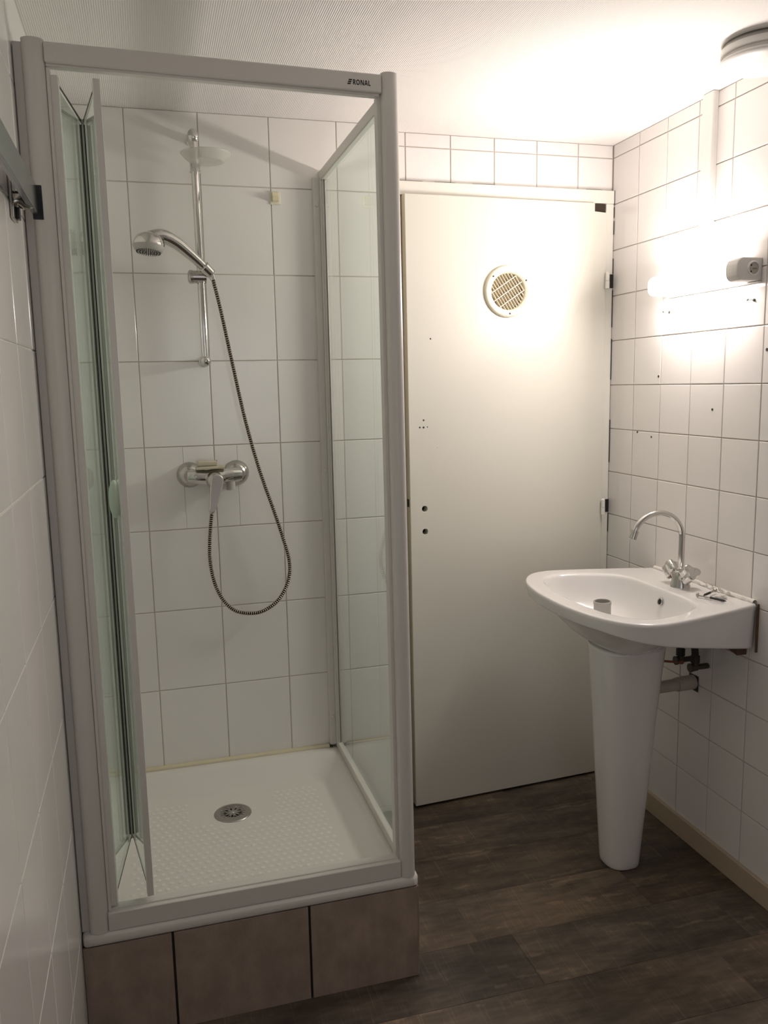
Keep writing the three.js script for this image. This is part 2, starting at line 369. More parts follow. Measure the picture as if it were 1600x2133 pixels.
  const th = 33 * Math.PI / 180, R = 0.0592;
  for (const k of [-0.0272, 0.0, 0.0272]) {
    const L = Math.sqrt(R * R - k * k), cx = gx - Math.sin(th) * k, cy = gy + Math.cos(th) * k;
    obj('slat', bar([cx - Math.cos(th) * L, cy - Math.sin(th) * L, gz + 0.0045], [cx + Math.cos(th) * L, cy + Math.sin(th) * L, gz + 0.0045], 0.0022, 0.004, 0.0003), M.creamPale, v);
  }
  for (let i = -5; i <= 5; i++) {
    const k = i * 0.0098 + 0.002, L = Math.sqrt(R * R - k * k), cx = gx + Math.cos(th) * k, cy = gy + Math.sin(th) * k;
    obj('slat', bar([cx + Math.sin(th) * L, cy - Math.cos(th) * L, gz + 0.001], [cx - Math.sin(th) * L, cy + Math.cos(th) * L, gz + 0.001], 0.0022, 0.006, 0.0003), M.cream, v);
  }
  for (const [a, b] of [[-0.055, 0.047], [0.062, 0.036], [0.004, -0.0715]]) obj('screw', rod([gx + a, gy + b, gz + 0.008], [gx + a, gy + b, gz + 0.0142], 0.0034, 0.003, 14), M.dark, v);
}

// ---------------------------------------------------------------- shower tray on its tiled plinth
const TX0 = 0.066, TX1 = 0.8437, TZ0 = 0.062, TZ1 = 0.856, TY = 0.252;
{
  const p = thing('tray_plinth', 'dark brown tiled plinth carrying the shower tray', 'plinth', [0.455, F, 0.46]);
  obj('core', box(XL + 0.001, 0.8385, F, 0.182, ZS + 0.001, 0.8485, 0), M.apronGrout, p);
  obj('core_rim', [box(XL + 0.001, 0.8385, 0.182, 0.2235, 0.836, 0.8485, 0), box(0.826, 0.8385, 0.182, 0.2235, ZS + 0.001, 0.836, 0)], M.apronGrout, p);
  const xs = [XL + 0.001, 0.2573, 0.5708, 0.8437];
  const uvm = (g) => { const q = g.attributes.position, u = []; const o = [rnd(), rnd()]; for (let i = 0; i < q.count; i++) u.push((q.getX(i) + q.getZ(i)) * 2 + o[0], q.getY(i) * 2 + o[1]); g.setAttribute('uv', new THREE.Float32BufferAttribute(u, 2)); return g; };
  for (let i = 0; i < 3; i++) obj('tile', uvm(box(xs[i] + (i ? 0.0028 : 0), xs[i + 1] - (i < 2 ? 0.0028 : 0.0042), F, 0.222, 0.846, 0.854, 0.0012)), M.apron, p);
  const zs = [ZS + 0.001, 0.23, 0.54, 0.854];
  for (let i = 0; i < 3; i++) obj('tile', uvm(box(0.836, 0.8437, F, 0.222, zs[i] + 0.0025, zs[i + 1] - (i < 2 ? 0.0025 : 0.003), 0.0012)), M.apron, p);
}
{
  const t = thing('shower_tray', 'square white shower tray with raised dots and round drain', 'shower tray', [0.455, 0.226, 0.46]);
  const rings = [
    roundRect(TX0, TX1 - 0.004, TZ0, TZ1 - 0.004, 0.012, 0.2242), roundRect(TX0, TX1, TZ0, TZ1, 0.014, 0.2275), roundRect(TX0, TX1, TZ0, TZ1, 0.014, 0.2445),
    roundRect(TX0 + 0.001, TX1 - 0.002, TZ0 + 0.001, TZ1 - 0.002, 0.014, 0.2495), roundRect(TX0 + 0.004, TX1 - 0.007, TZ0 + 0.004, TZ1 - 0.007, 0.014, TY),
    roundRect(TX0 + 0.036, TX1 - 0.04, TZ0 + 0.028, TZ1 - 0.045, 0.06, TY), roundRect(TX0 + 0.041, TX1 - 0.046, TZ0 + 0.034, TZ1 - 0.051, 0.06, 0.2495),
    roundRect(TX0 + 0.046, TX1 - 0.052, TZ0 + 0.04, TZ1 - 0.057, 0.06, 0.243), roundRect(TX0 + 0.06, TX1 - 0.09, TZ0 + 0.082, TZ1 - 0.085, 0.055, 0.196),
    roundRect(TX0 + 0.065, TX1 - 0.097, TZ0 + 0.090, TZ1 - 0.092, 0.053, 0.1895), roundRect(TX0 + 0.072, TX1 - 0.105, TZ0 + 0.099, TZ1 - 0.1, 0.05, 0.187),
    roundRect(TX0 + 0.12, TX1 - 0.15, TZ0 + 0.14, TZ1 - 0.15, 0.05, 0.1862),
  ];
  obj('basin', toCreasedNormals(loft(rings, false, true), 0.9), M.tray, t);
  const studs = [];
  for (let i = 0; i < 27; i++) for (let j = 0; j < 24; j++) {
    const x = 0.165 + i * 0.0212 + (j % 2) * 0.0106, z = 0.20 + j * 0.0235; if (x > 0.715) continue;
    if (Math.hypot(x - 0.445, z - 0.285) < 0.085 || (z < 0.33 && Math.abs(x - 0.445) < 0.13)) continue;
    studs.push(lathe([[0, 0.0012], [0.0046, 0.0009], [0.0072, 0]], [x, 0.1866, z], [0, 1, 0], 8));
  }
  obj('raised_dots', studs, M.stud, t).userData.kind = 'stuff';
  const dr = obj('drain', lathe([[0.026, 0.001], [0.040, 0.0012], [0.042, 0.0035], [0.051, 0.0032], [0.055, 0.0005], [0.055, -0.001]], [0.4465, 0.187, 0.288], [0, 1, 0], 48), M.steel, t, 'grey steel drain ring');
  obj('sump', lathe([[0, 0.0002], [0.042, 0.0006]], [0.4465, 0.187, 0.288], [0, 1, 0], 32), M.black, dr);
  const s = new THREE.Shape(); s.absarc(0, 0, 0.0415, 0, Math.PI * 2);
  for (let k = 0; k < 18; k++) {
    const a = k / 18 * Math.PI * 2, c = Math.cos(a), q = Math.sin(a), h = new THREE.Path(), [r0, r1, w] = k % 2 ? [0.010, 0.0385, 0.0042] : [0.020, 0.039, 0.0048];
    h.moveTo(c * r0, q * r0); h.lineTo(c * (r0 + r1) / 2 - q * w, q * (r0 + r1) / 2 + c * w); h.lineTo(c * r1, q * r1); h.lineTo(c * (r0 + r1) / 2 + q * w, q * (r0 + r1) / 2 - c * w); h.closePath(); s.holes.push(h);
  }
  const g = extr(s, 0.0012, 0, 40); g.rotateX(-Math.PI / 2); g.translate(0.4465, 0.1882, 0.288);
  obj('strainer', g, M.steel, dr);
  obj('strainer_screw', lathe([[0, 0.003], [0.004, 0.0024], [0.0055, 0]], [0.4465, 0.1892, 0.288], [0, 1, 0], 16), M.chrome, dr);
}
{
  const t = struct('trim_1', 'yellowed silicone bead along the tray edge', [0.43, 0.252, ZS]);
  const g = tube([[XL + 0.01, 0.2525, ZS + 0.003], [0.3, 0.2535, ZS + 0.004], [0.55, 0.2525, ZS + 0.004], [0.79, 0.252, ZS + 0.003]], 0.0095, 60, 10);
  obj('bead', g, M.silicone, t);
  obj('mould', [box(0.768, 0.793, 0.252, 0.256, ZS + 0.005, ZS + 0.011, 0.0015), box(0.79, 0.8, 0.252, 0.258, ZS + 0.004, ZS + 0.018, 0.002)], M.dark, t, 'black mould in the corner');
}

// ---------------------------------------------------------------- shower cabin
{
  // the cabin leans back a little and sags towards the door
  const lean = (g) => {
    const p = g.attributes.position;
    for (let i = 0; i < p.count; i++) {
      const x = p.getX(i), y = p.getY(i), z = p.getZ(i), t = y - 0.26;
      p.setXYZ(i, x, y - (x - 0.46) * 0.014 * Math.max(0, Math.min(1, t / 1.8)), z - t * 0.020 * Math.max(0, Math.min(1, z / 0.85)));
    }
    return g;
  };
  const c = thing('shower_cabin', 'grey-white framed glass shower cabin with folded door', 'shower cabin', [0.455, TY, 0.46]);
  const part = (n, g, m, parent = c, label) => obj(n, (Array.isArray(g) ? g : [g]).map(lean), m, parent, label);
  const post = (x0, x1, z0, z1, y0, y1, bulge) => {       // upright with a rounded face to the room
    const s = new THREE.Shape(), m = (x0 + x1) / 2, w = x1 - x0;
    s.moveTo(x0, -z0); s.lineTo(x1, -z0); s.lineTo(x1, -(z1 - bulge));
    s.bezierCurveTo(x1, -(z1 - bulge * 0.3), m + w * 0.22, -z1, m, -z1); s.bezierCurveTo(m - w * 0.22, -z1, x0, -(z1 - bulge * 0.3), x0, -(z1 - bulge)); s.closePath();
    const g = new THREE.ExtrudeGeometry(s, { depth: y1 - y0, bevelEnabled: true, bevelSize: 0.0008, bevelThickness: 0.0008, bevelOffset: -0.0008, bevelSegments: 1, curveSegments: 10 });
    g.rotateX(-Math.PI / 2); g.translate(0, y0, 0); return g;
  };
  part('wall_profile', box(XL + 0.001, 0.0825, 0.2525, 2.1, 0.80, 0.838, 0.002), M.enamel);
  part('post', post(0.0815, 0.1235, 0.80, 0.856, 0.2525, 2.104, 0.016), M.enamel);
  part('post', post(0.799, 0.8365, 0.806, 0.858, 0.2525, 2.104, 0.016), M.enamel);
  part('post_flange', box(0.791, 0.7995, 0.2535, 2.06, 0.812, 0.838, 0.0015), M.enamelPale);
  part('seal_strip', box(0.1235, 0.1305, 0.296, 2.055, 0.822, 0.846, 0.002), M.enamelPale);
  const top = part('top_rail', [box(0.1225, 0.7995, 2.061, 2.1, 0.83, 0.852, 0.004, 2), box(0.1235, 0.795, 2.056, 2.062, 0.826, 0.846, 0.002)], M.enamel);
  part('bottom_rail', [box(0.1225, 0.8, 0.2525, 0.296, 0.834, 0.853, 0.003, 2), box(0.1235, 0.797, 0.293, 0.300, 0.82, 0.842, 0.002)], M.enamel);
  part('top_rail', [box(0.811, 0.829, 2.05, 2.079, 0.085, 0.81, 0.003)], M.enamel);
  part('bottom_rail', [box(0.812, 0.829, 0.2525, 0.277, 0.085, 0.815, 0.003)], M.enamelPale);
  const wp = part('wall_profile', [box(0.7915, 0.812, 0.262, 2.062, ZS + 0.0005, ZS + 0.020, 0.003), box(0.811, 0.829, 0.255, 2.081, ZS + 0.0005, ZS + 0.032, 0.003)], M.enamel);
  part('wall_profile_lip', box(0.8165, 0.8245, 0.262, 2.052, 0.0921, 0.104, 0.001), M.enamelPale, wp);
  for (const y of [0.362, 1.178, 1.98]) part('screw_cap', lathe([[0, 0.0035], [0.004, 0.003], [0.0058, 0]], [0.802, y, ZS + 0.0202], [0, 0, 1], 16), M.enamelPale, wp);
  part('seal', box(0.8195, 0.8225, 0.279, 2.05, 0.1042, 0.1066, 0), M.rubber);
  part('glass_panel', box(0.8188, 0.8232, 0.277, 2.05, 0.1066, 0.808, 0), M.glass);

  // folded two-leaf door
  const Hg = [0.1375, 0.838], Fo = [0.1715, 0.545], Ou = [0.2150, 0.838];
  const yA = 0.318, yB = 2.036;
  const along = (P, Q, t, off = 0) => { const dx = Q[0] - P[0], dz = Q[1] - P[1], L = Math.hypot(dx, dz); return [P[0] + dx * t / L - dz / L * off, P[1] + dz * t / L + dx / L * off]; };
  const strip = (P, Q, t0, t1, y0, y1, th, off = 0) => {          // upright board along P-Q
    const L = Math.hypot(Q[0] - P[0], Q[1] - P[1]), [x, z] = along(P, Q, (t0 + t1) / 2, off), g = new RoundedBoxGeometry(t1 - t0, y1 - y0, th, 1, Math.min(0.0008, th / 2.2, (t1 - t0) / 2.2));
    g.rotateY(Math.atan2(-(Q[1] - P[1]), Q[0] - P[0])); return g.translate(x, (y0 + y1) / 2, z);
  };
  for (const [P, Q, s] of [[Hg, Fo, 1], [Ou, Fo, -1]]) {
    const L = Math.hypot(Q[0] - P[0], Q[1] - P[1]);
    const leaf = part('door_panel', strip(P, Q, 0.012, L - 0.014, yA + 0.006, yB - 0.006, 0.004), M.glass, c, 'narrow glass leaf of the folding door');
    part('stile', strip(P, Q, -0.006, 0.013, yA - (s > 0 ? 0.012 : 0.004), yB + 0.006, 0.0135), M.enamel, leaf);
    part('stile', strip(P, Q, L - 0.040, L - 0.004, yA, yB, 0.010), M.enamel, leaf);
    part('stile_groove', strip(P, Q, L - 0.025, L - 0.0235, yA + 0.001, yB - 0.001, 0.0106), M.rubber, leaf);
    part('stile_bead', strip(P, Q, L - 0.078, L - 0.066, yA + 0.006, yB - 0.006, 0.006), M.enamelPale, leaf);
    part('seal', strip(P, Q, 0.013, 0.0155, yA, yB, 0.0065), M.rubber, leaf);
    part('seal', strip(P, Q, L - 0.0425, L - 0.0400, yA, yB, 0.0065), M.rubber, leaf);
    part('seal', strip(P, Q, 0.013, L - 0.006, yA, yA + 0.007, 0.0055), M.rubber, leaf);
    part('seal', strip(P, Q, 0.013, L - 0.006, yB - 0.007, yB, 0.0055), M.rubber, leaf);
    part('rail', strip(P, Q, 0.016, L - 0.018, yA + 0.007, yA + 0.013, 0.006), M.enamelPale, leaf);
    part('rail', strip(P, Q, 0.016, L - 0.018, yB - 0.013, yB - 0.007, 0.006), M.enamelPale, leaf);
    if (s < 0) {
      const [x, z] = along(P, Q, 0.105, 0);
      for (const k of [-1, 1]) {
        const g = new THREE.SphereGeometry(1, 28, 20); g.scale(0.021, 0.043, 0.0125); g.rotateY(Math.atan2(-(Q[1] - P[1]), Q[0] - P[0])); g.translate(x + k * 0.0075, 1.197, z);
        if (k < 0) part('pull_knob', g, M.pull, leaf, 'pale green oval pull knob'); else part('pull_knob', g.scale(1, 1, 1), M.pull, leaf, 'pale green oval pull knob');
      }
    }
  }
  part('fold_hinge', rod([Fo[0] + 0.001, yA, Fo[1] + 0.001], [Fo[0] + 0.001, yB, Fo[1] + 0.001], 0.0045, 0.0045, 14), M.enamel);
  // maker's lettering on the top rail
  const font = await new FontLoader().loadAsync('fonts/droid/droid_sans_bold.typeface.json');
  const tg = new TextGeometry('RONAL', { font, size: 0.0105, depth: 0.0008, curveSegments: 3, bevelEnabled: false });
  tg.computeBoundingBox(); tg.scale(0.0385 / (tg.boundingBox.max.x - tg.boundingBox.min.x), 1, 1); tg.translate(0.7345, 2.0735, 0.8516);
  const mark = [0, 1, 2].map((k) => { const g = new THREE.BoxGeometry(0.0072, 0.0026, 0.0008); const m = new THREE.Matrix4().makeShear(0, 0, 0.45, 0, 0, 0); g.applyMatrix4(m); return g.translate(0.7285 + (k - 1) * 0.0015, 2.0748 + k * 0.0039, 0.852); });
  part('lettering', [plain(tg), ...mark.map(plain)].map((g) => g), M.black, top, 'small black lettering RONAL with a slanted mark');
}

// ---------------------------------------------------------------- shower fittings
{
  const b = thing('shower_rail', 'chrome wall bar for the hand shower with ball ends', 'shower rail', [0.446, 1.517, 0.11]);
  obj('rail', rod([0.4475, 1.52, 0.11], [0.4445, 2.135, 0.11], 0.0108, 0.0108, 32), M.chrome, b);
  for (const [y, x, s] of [[2.142, 0.4443, 1.25], [1.5175, 0.4475, 1]]) {
    const g = new THREE.SphereGeometry(0.0165, 32, 24); g.scale(1, s, 1); g.translate(x, y, 0.11);
    obj('end_bracket', [plain(g), plain(rod([x, y, ZS], [x, y, 0.105], 0.0125, 0.011, 24)), plain(lathe([[0, 0.004], [0.014, 0.004], [0.0165, 0]], [x, y, ZS], [0, 0, 1], 28))], M.chrome, b);
  }
  const sl = obj('slider', [plain(rod([0.4225, 1.757, 0.11], [0.461, 1.757, 0.11], 0.0185, 0.0185, 32)), plain(rod([0.4456, 1.74, 0.11], [0.4456, 1.774, 0.11], 0.0145, 0.0145, 28))], M.chromeDull, b);
  obj('slider_knob', lathe([[0, 0.0135], [0.012, 0.013], [0.0175, 0.0105], [0.0195, 0.006], [0.0195, 0], [0.0185, -0.001]], [0.4225, 1.757, 0.11], [-1, 0, 0], 32), M.chromeDull, sl);
  obj('cradle', taper([[0.452, 1.7815, 0.1535], [0.4745, 1.7605, 0.146]], [0.0165, 0.0145], 8, 24), M.chrome, sl);
  obj('cradle_arm', rod([0.458, 1.760, 0.11], [0.463, 1.768, 0.146], 0.008, 0.008, 16), M.chrome, sl);
}
{
  const h = thing('hand_shower', 'chrome hand shower with round head resting in the slider', 'hand shower', [0.45, 1.78, 0.15]);
  obj('handle', taper([[0.309, 1.8475, 0.2005], [0.343, 1.8535, 0.191], [0.380, 1.838, 0.180], [0.415, 1.812, 0.167], [0.444, 1.788, 0.156], [0.474, 1.7605, 0.1455]], [0.0195, 0.0195, 0.0172, 0.0155, 0.013, 0.0105], 60, 28), M.chrome, h);
  const ax = [0.10, 1, -0.10], hc = [0.3045, 1.824, 0.205];
  obj('head', lathe([[0.0425, 0], [0.0428, 0.006], [0.040, 0.016], [0.033, 0.0265], [0.022, 0.0335], [0.010, 0.0365], [0, 0.037]], hc, ax, 48), M.chrome, h);
  const f = obj('spray_face', lathe([[0, -0.0155], [0.030, -0.0152], [0.036, -0.013], [0.0412, -0.004], [0.0425, 0]], hc, ax, 48), M.plasticGrey, h, 'grey plastic spray face');
  const noz = [], q = new THREE.Quaternion().setFromUnitVectors(Y, v3(...ax).normalize());
  for (let r = 1; r <= 4; r++) for (let k = 0; k < r * 8; k++) {
    const a = k / (r * 8) * Math.PI * 2, p = v3(Math.cos(a) * r * 0.0078, -0.0165, Math.sin(a) * r * 0.0078).applyQuaternion(q);
    const g = new THREE.CylinderGeometry(0.0013, 0.001, 0.004, 6); g.applyQuaternion(q); noz.push(g.translate(hc[0] + p.x, hc[1] + p.y, hc[2] + p.z));
  }
  obj('nozzles', noz, M.dark, f).userData.kind = 'stuff';
}
{
  const pts = [[0.474, 1.7605, 0.1455], [0.4805, 1.735, 0.1425], [0.497, 1.655, 0.1385], [0.519, 1.531, 0.133], [0.5525, 1.347, 0.127], [0.589, 1.194, 0.123], [0.628, 1.066, 0.121], [0.654, 0.975, 0.12], [0.671, 0.899, 0.119], [0.664, 0.836, 0.118], [0.632, 0.780, 0.117], [0.5865, 0.750, 0.116], [0.545, 0.7445, 0.115], [0.4975, 0.758, 0.115], [0.463, 0.795, 0.115], [0.440, 0.850, 0.115], [0.430, 0.918, 0.115], [0.4315, 0.9775, 0.115], [0.440, 1.05, 0.115], [0.4525, 1.118, 0.115]];
  const h = thing('shower_hose', 'ribbed metal shower hose hanging in a long loop', 'hose', [0.545, 0.745, 0.115]);
  const c = curve(pts);
  obj('core', new THREE.TubeGeometry(c, 260, 0.0050, 10, false), M.hoseCore, h);
  const L = c.getLength(), n = Math.floor(L / 0.0064), fr = c.computeFrenetFrames(n * 4), pos = [], idx = [], m = 12;
  for (let i = 0; i < n; i++) {
    const base = pos.length / 3;
    for (let k = 0; k < 4; k++) {
      const u = (i + 0.10 + k * 0.165) / n, P = c.getPointAt(u), f = Math.min(i * 4 + k, n * 4), r = [0.0052, 0.0071, 0.0071, 0.0052][k];
      for (let j = 0; j < m; j++) { const a = j / m * Math.PI * 2; const q = P.clone().addScaledVector(fr.normals[f], Math.cos(a) * r).addScaledVector(fr.binormals[f], Math.sin(a) * r); pos.push(q.x, q.y, q.z); }
    }
    for (let k = 0; k < 3; k++) for (let j = 0; j < m; j++) { const a = base + k * m + j, b = base + k * m + (j + 1) % m; idx.push(a, b, b + m, a, b + m, a + m); }
  }
  const g = new THREE.BufferGeometry(); g.setAttribute('position', new THREE.Float32BufferAttribute(pos, 3)); g.setIndex(idx); g.computeVertexNormals();
  obj('ribs', g, M.hoseRib, h).userData.kind = 'stuff';
  obj('end_nut', [rod(pts[0], [0.4785, 1.746, 0.1438], 0.0095, 0.0085, 20)], M.chrome, h);
  obj('end_nut', [rod([0.4505, 1.107, 0.115], [0.4525, 1.128, 0.115], 0.0085, 0.0095, 20)], M.chrome, h);
}
{
  const m = thing('shower_mixer', 'chrome single-lever shower mixer on the tiled wall', 'mixer tap', [0.455, 1.178, 0.06]);
  for (const x of [0.386, 0.5265]) obj('rosette', lathe([[0, 0.034], [0.012, 0.033], [0.024, 0.028], [0.033, 0.018], [0.038, 0.006], [0.039, 0]], [x, 1.1795, ZS], [0, 0, 1], 40), M.chromeDull, m);
  obj('body', [plain(taper([[0.378, 1.1795, 0.112], [0.40, 1.179, 0.115], [0.425, 1.176, 0.118], [0.455, 1.175, 0.12], [0.485, 1.176, 0.118], [0.512, 1.179, 0.115], [0.536, 1.1795, 0.112]], [0.019, 0.0225, 0.0215, 0.025, 0.0225, 0.0225, 0.019], 60, 32)),
    plain(rod([0.386, 1.1795, 0.085], [0.386, 1.1795, 0.115], 0.019, 0.019, 28)), plain(rod([0.5265, 1.1795, 0.085], [0.5265, 1.1795, 0.115], 0.019, 0.019, 28))], M.chrome, m);
  obj('cartridge', lathe([[0.025, 0], [0.026, 0.02], [0.0245, 0.032], [0.018, 0.0415], [0.008, 0.0455], [0, 0.046]], [0.4545, 1.170, 0.122], [0, -0.12, 1], 36), M.chromeDull, m);
  const s = new THREE.Shape();
  s.moveTo(-0.0185, 0.004); s.bezierCurveTo(-0.0175, 0.026, 0.0175, 0.026, 0.0185, 0.004); s.bezierCurveTo(0.019, -0.02, 0.014, -0.05, 0.0095, -0.088); s.bezierCurveTo(0.008, -0.099, -0.008, -0.099, -0.0095, -0.088); s.bezierCurveTo(-0.013, -0.05, -0.0185, -0.022, -0.0185, 0.004);
  const g = extr(s, 0.009, 0.003, 16); g.rotateX(-0.30); g.rotateZ(-0.24); g.translate(0.4575, 1.166, 0.1685);
  obj('lever', g, M.chrome, m);
  obj('outlet', [rod([0.4545, 1.124, 0.115], [0.4545, 1.16, 0.116], 0.0115, 0.014, 24)], M.chromeDull, m);
  obj('diverter', [rod([0.503, 1.1345, 0.118], [0.503, 1.162, 0.118], 0.0135, 0.0125, 24)], M.plasticGrey, m, 'grey diverter knob under the body');
}
{
  const s = thing('soap_bar', 'crumbled beige soap bar lying on the shower mixer', 'soap', [0.44, 1.2005, 0.12]);
  const g = new RoundedBoxGeometry(0.062, 0.015, 0.034, 3, 0.005), p = g.attributes.position;
  for (let i = 0; i < p.count; i++) p.setY(i, p.getY(i) + 0.0016 * Math.sin(p.getX(i) * 900) + 0.0015 * noise.noise(p.getX(i) * 90, p.getZ(i) * 90, 1));
  g.computeVertexNormals(); g.rotateZ(0.02); g.translate(0.4365, 1.2175, 0.12);
  obj('bar', g, M.soap, s);
  const q = new RoundedBoxGeometry(0.085, 0.009, 0.038, 4, 0.0035), r = q.attributes.position;
  for (let i = 0; i < r.count; i++) r.setY(i, r.getY(i) + 0.004 * noise.noise(r.getX(i) * 60, r.getZ(i) * 60, 5) - Math.abs(r.getX(i)) * 0.06);
  q.computeVertexNormals(); q.translate(0.443, 1.2065, 0.122);
  obj('melted_base', q, M.soap, s);
}
{
  const d = thing('soap_dish', 'clear plastic soap dish clamped near the top of the bar', 'soap dish', [0.475, 2.06, 0.15]);
  obj('bowl', lathe([[0, 0], [0.043, 0.0005], [0.05, 0.003], [0.062, 0.013], [0.069, 0.021], [0.0705, 0.0235], [0.068, 0.0235], [0.060, 0.0155], [0.048, 0.0058], [0.042, 0.0035], [0, 0.003]], [0.4735, 2.0575, 0.172], [0, 1, 0], 56), M.clear, d);
  obj('clamp', [plain(box(0.430, 0.461, 2.046, 2.068, 0.094, 0.126, 0.003, 2)), plain(box(0.437, 0.456, 2.052, 2.064, 0.124, 0.14, 0.002))], M.clear, d);
}
{
  const h = thing('wall_hook', 'small cream adhesive hook on the shower tiles', 'hook', [0.679, 1.994, ZS]);
  obj('plate', box(0.6635, 0.695, 1.976, 2.0125, ZS, ZS + 0.004, 0.002, 2), M.creamPale, h);
  obj('hook', [box(0.668, 0.688, 1.983, 2.0105, ZS + 0.0035, ZS + 0.010, 0.002, 2), box(0.668, 0.688, 1.983, 1.989, ZS + 0.008, ZS + 0.02, 0.002, 2), box(0.668, 0.688, 1.983, 1.997, ZS + 0.017, ZS + 0.021, 0.0015, 2)], M.cream, h);
}

// ---------------------------------------------------------------- washbasin on its pedestal
const ZC = 0.553, BC = [1.575, ZC];
function polar(half, n, centre = BC) {          // half outline [[x, dz] ...] mirrored about z = ZC -> n radii by angle about the centre
  const pts = [...half.map(([x, d]) => [x, d]), ...half.slice(0, -1).reverse().map(([x, d]) => [x, -d])];
  const c = new THREE.CatmullRomCurve3(pts.map(([x, d]) => v3(x, 0, ZC + d)), true, 'catmullrom', 0.5), dense = c.getPoints(1200);
  const P2 = dense.map((p) => [((Math.atan2(p.z - centre[1], p.x - centre[0]) + 3 * Math.PI) % (2 * Math.PI)), Math.hypot(p.x - centre[0], p.z - centre[1])]).sort((a, b) => a[0] - b[0]);
  const out = [];
  for (let i = 0, k = 0; i < n; i++) {
    const a = (i + 0.5) / n * Math.PI * 2; while (k < P2.length - 1 && P2[k][0] < a) k++;
    const [a0, r0] = P2[Math.max(0, k - 1)], [a1, r1] = P2[k], r = a1 > a0 ? r0 + (r1 - r0) * Math.max(0, Math.min(1, (a - a0) / (a1 - a0))) : r1;
    out.push(v3(centre[0] + Math.cos(a - Math.PI) * r, 0, centre[1] + Math.sin(a - Math.PI) * r));
  }
  return out;
}
{
  const n = 180;
  const outer = polar([[1.8445, 0], [1.8445, 0.12], [1.8445, 0.225], [1.8435, 0.242], [1.835, 0.246], [1.75, 0.272], [1.65, 0.298], [1.58, 0.315], [1.50, 0.327], [1.445, 0.315], [1.40, 0.272], [1.365, 0.20], [1.345, 0.10], [1.340, 0]], n);
  const lip = polar([[1.703, 0], [1.702, 0.11], [1.692, 0.172], [1.664, 0.212], [1.62, 0.238], [1.56, 0.260], [1.50, 0.268], [1.453, 0.24], [1.420, 0.18], [1.402, 0.09], [1.398, 0]], n);
  const sk = (x) => 0.789 - Math.max(0, x - 1.37) * 0.192;
  const ring = (base, k, y, kx = k) => base.map((p) => v3(BC[0] + (p.x - BC[0]) * kx, typeof y === 'function' ? y(p) : y, BC[1] + (p.z - BC[1]) * k));
  const wall = (r) => r.map((p) => v3(Math.min(p.x, 1.8448), p.y, p.z));
  const w = thing('washbasin', 'white ceramic washbasin with curved front on the tiled wall', 'washbasin', [1.8446, 0.70, ZC]);
  const rings = [
    ring(lip, 0.12, 0.674), ring(lip, 0.40, 0.676), ring(lip, 0.55, 0.685), ring(lip, 0.72, 0.706), ring(lip, 0.88, 0.738), ring(outer, 0.86, (p) => Math.max(sk(p.x) + 0.012, 0.75) - Math.max(0, p.x - 1.72) * 0.45), wall(ring(outer, 0.925, (p) => sk(p.x) + 0.004)),
    ring(outer, 0.968, (p) => sk(p.x)), ring(outer, 0.976, (p) => sk(p.x) + 0.002), ring(outer, 0.98, (p) => sk(p.x) + 0.006), ring(outer, 0.992, 0.806), ring(outer, 0.999, 0.8165), ring(outer, 1.0, 0.8205), ring(outer, 0.996, 0.8245), ring(outer, 0.988, 0.827), ring(outer, 0.975, 0.8278),
    ring(lip, 1.05, 0.8262), ring(lip, 1.02, 0.825), ring(lip, 1.0, 0.822), ring(lip, 0.985, 0.816), ring(lip, 0.97, 0.804), ring(lip, 0.935, 0.775), ring(lip, 0.87, 0.745), ring(lip, 0.74, 0.718), ring(lip, 0.52, 0.703), ring(lip, 0.25, 0.696), ring(lip, 0.1, 0.694),
  ];
  obj('bowl', loft(rings, true, true), M.ceramic, w);
  const ov = obj('overflow_hole', lathe([[0, 0.0015], [0.0085, 0.0015], [0.0085, -0.004]], [1.6935, 0.7895, 0.5685], [-1, 0.25, 0], 24), M.black, w);
  obj('overflow_ring', lathe([[0.0085, 0.002], [0.0105, 0.0022], [0.012, 0]], [1.6935, 0.7895, 0.5685], [-1, 0.25, 0], 24), M.chromeDull, ov);
  obj('waste_plughole', lathe([[0, 0.0005], [0.016, 0.0005], [0.018, 0.003], [0.030, 0.0025], [0.032, 0]], [1.545, 0.6945, ZC], [0, 1, 0], 32), M.steel, w);
  obj('wall_lath', box(1.8395, 1.8464, 0.690, 0.827, 0.7975, 0.8015, 0.001), M.brownWood, w, 'brown strip at the end of the basin');
}
{
  const p = thing('basin_pedestal', 'tapering white ceramic pedestal standing under the washbasin', 'pedestal', [1.59, F, 0.556]);
  const rings = [], m = 64;
  const prof = [[-0.018, 0.052, 0.052, 0], [-0.014, 0.0575, 0.0575, 0], [0.0, 0.0585, 0.0585, 0], [0.15, 0.070, 0.068, 0.002], [0.30, 0.082, 0.077, 0.005], [0.45, 0.093, 0.086, 0.008], [0.58, 0.104, 0.095, 0.011], [0.66, 0.112, 0.102, 0.013], [0.681, 0.113, 0.103, 0.014]];
  for (const [y, a, b, o] of prof) {
    const r = [];
    for (let i = 0; i < m; i++) { const t = -i / m * Math.PI * 2, c = Math.cos(t), s = Math.sin(t), e = 2 / 2.6; r.push(v3(1.582 + o * 0.9 + Math.sign(c) * Math.abs(c) ** e * a * 0.93, y + (y > 0.67 ? c * 0.006 : 0), 0.561 - o * 0.6 + Math.sign(s) * Math.abs(s) ** e * b)); }
    rings.push(r);
  }
  obj('column', loft(rings, true, true), M.ceramic, p);
  obj('chip', box(1.524, 1.527, 0.224, 0.232, 0.5635, 0.5675, 0.001), M.plasticGrey, p, 'small dark chip on the column');
}
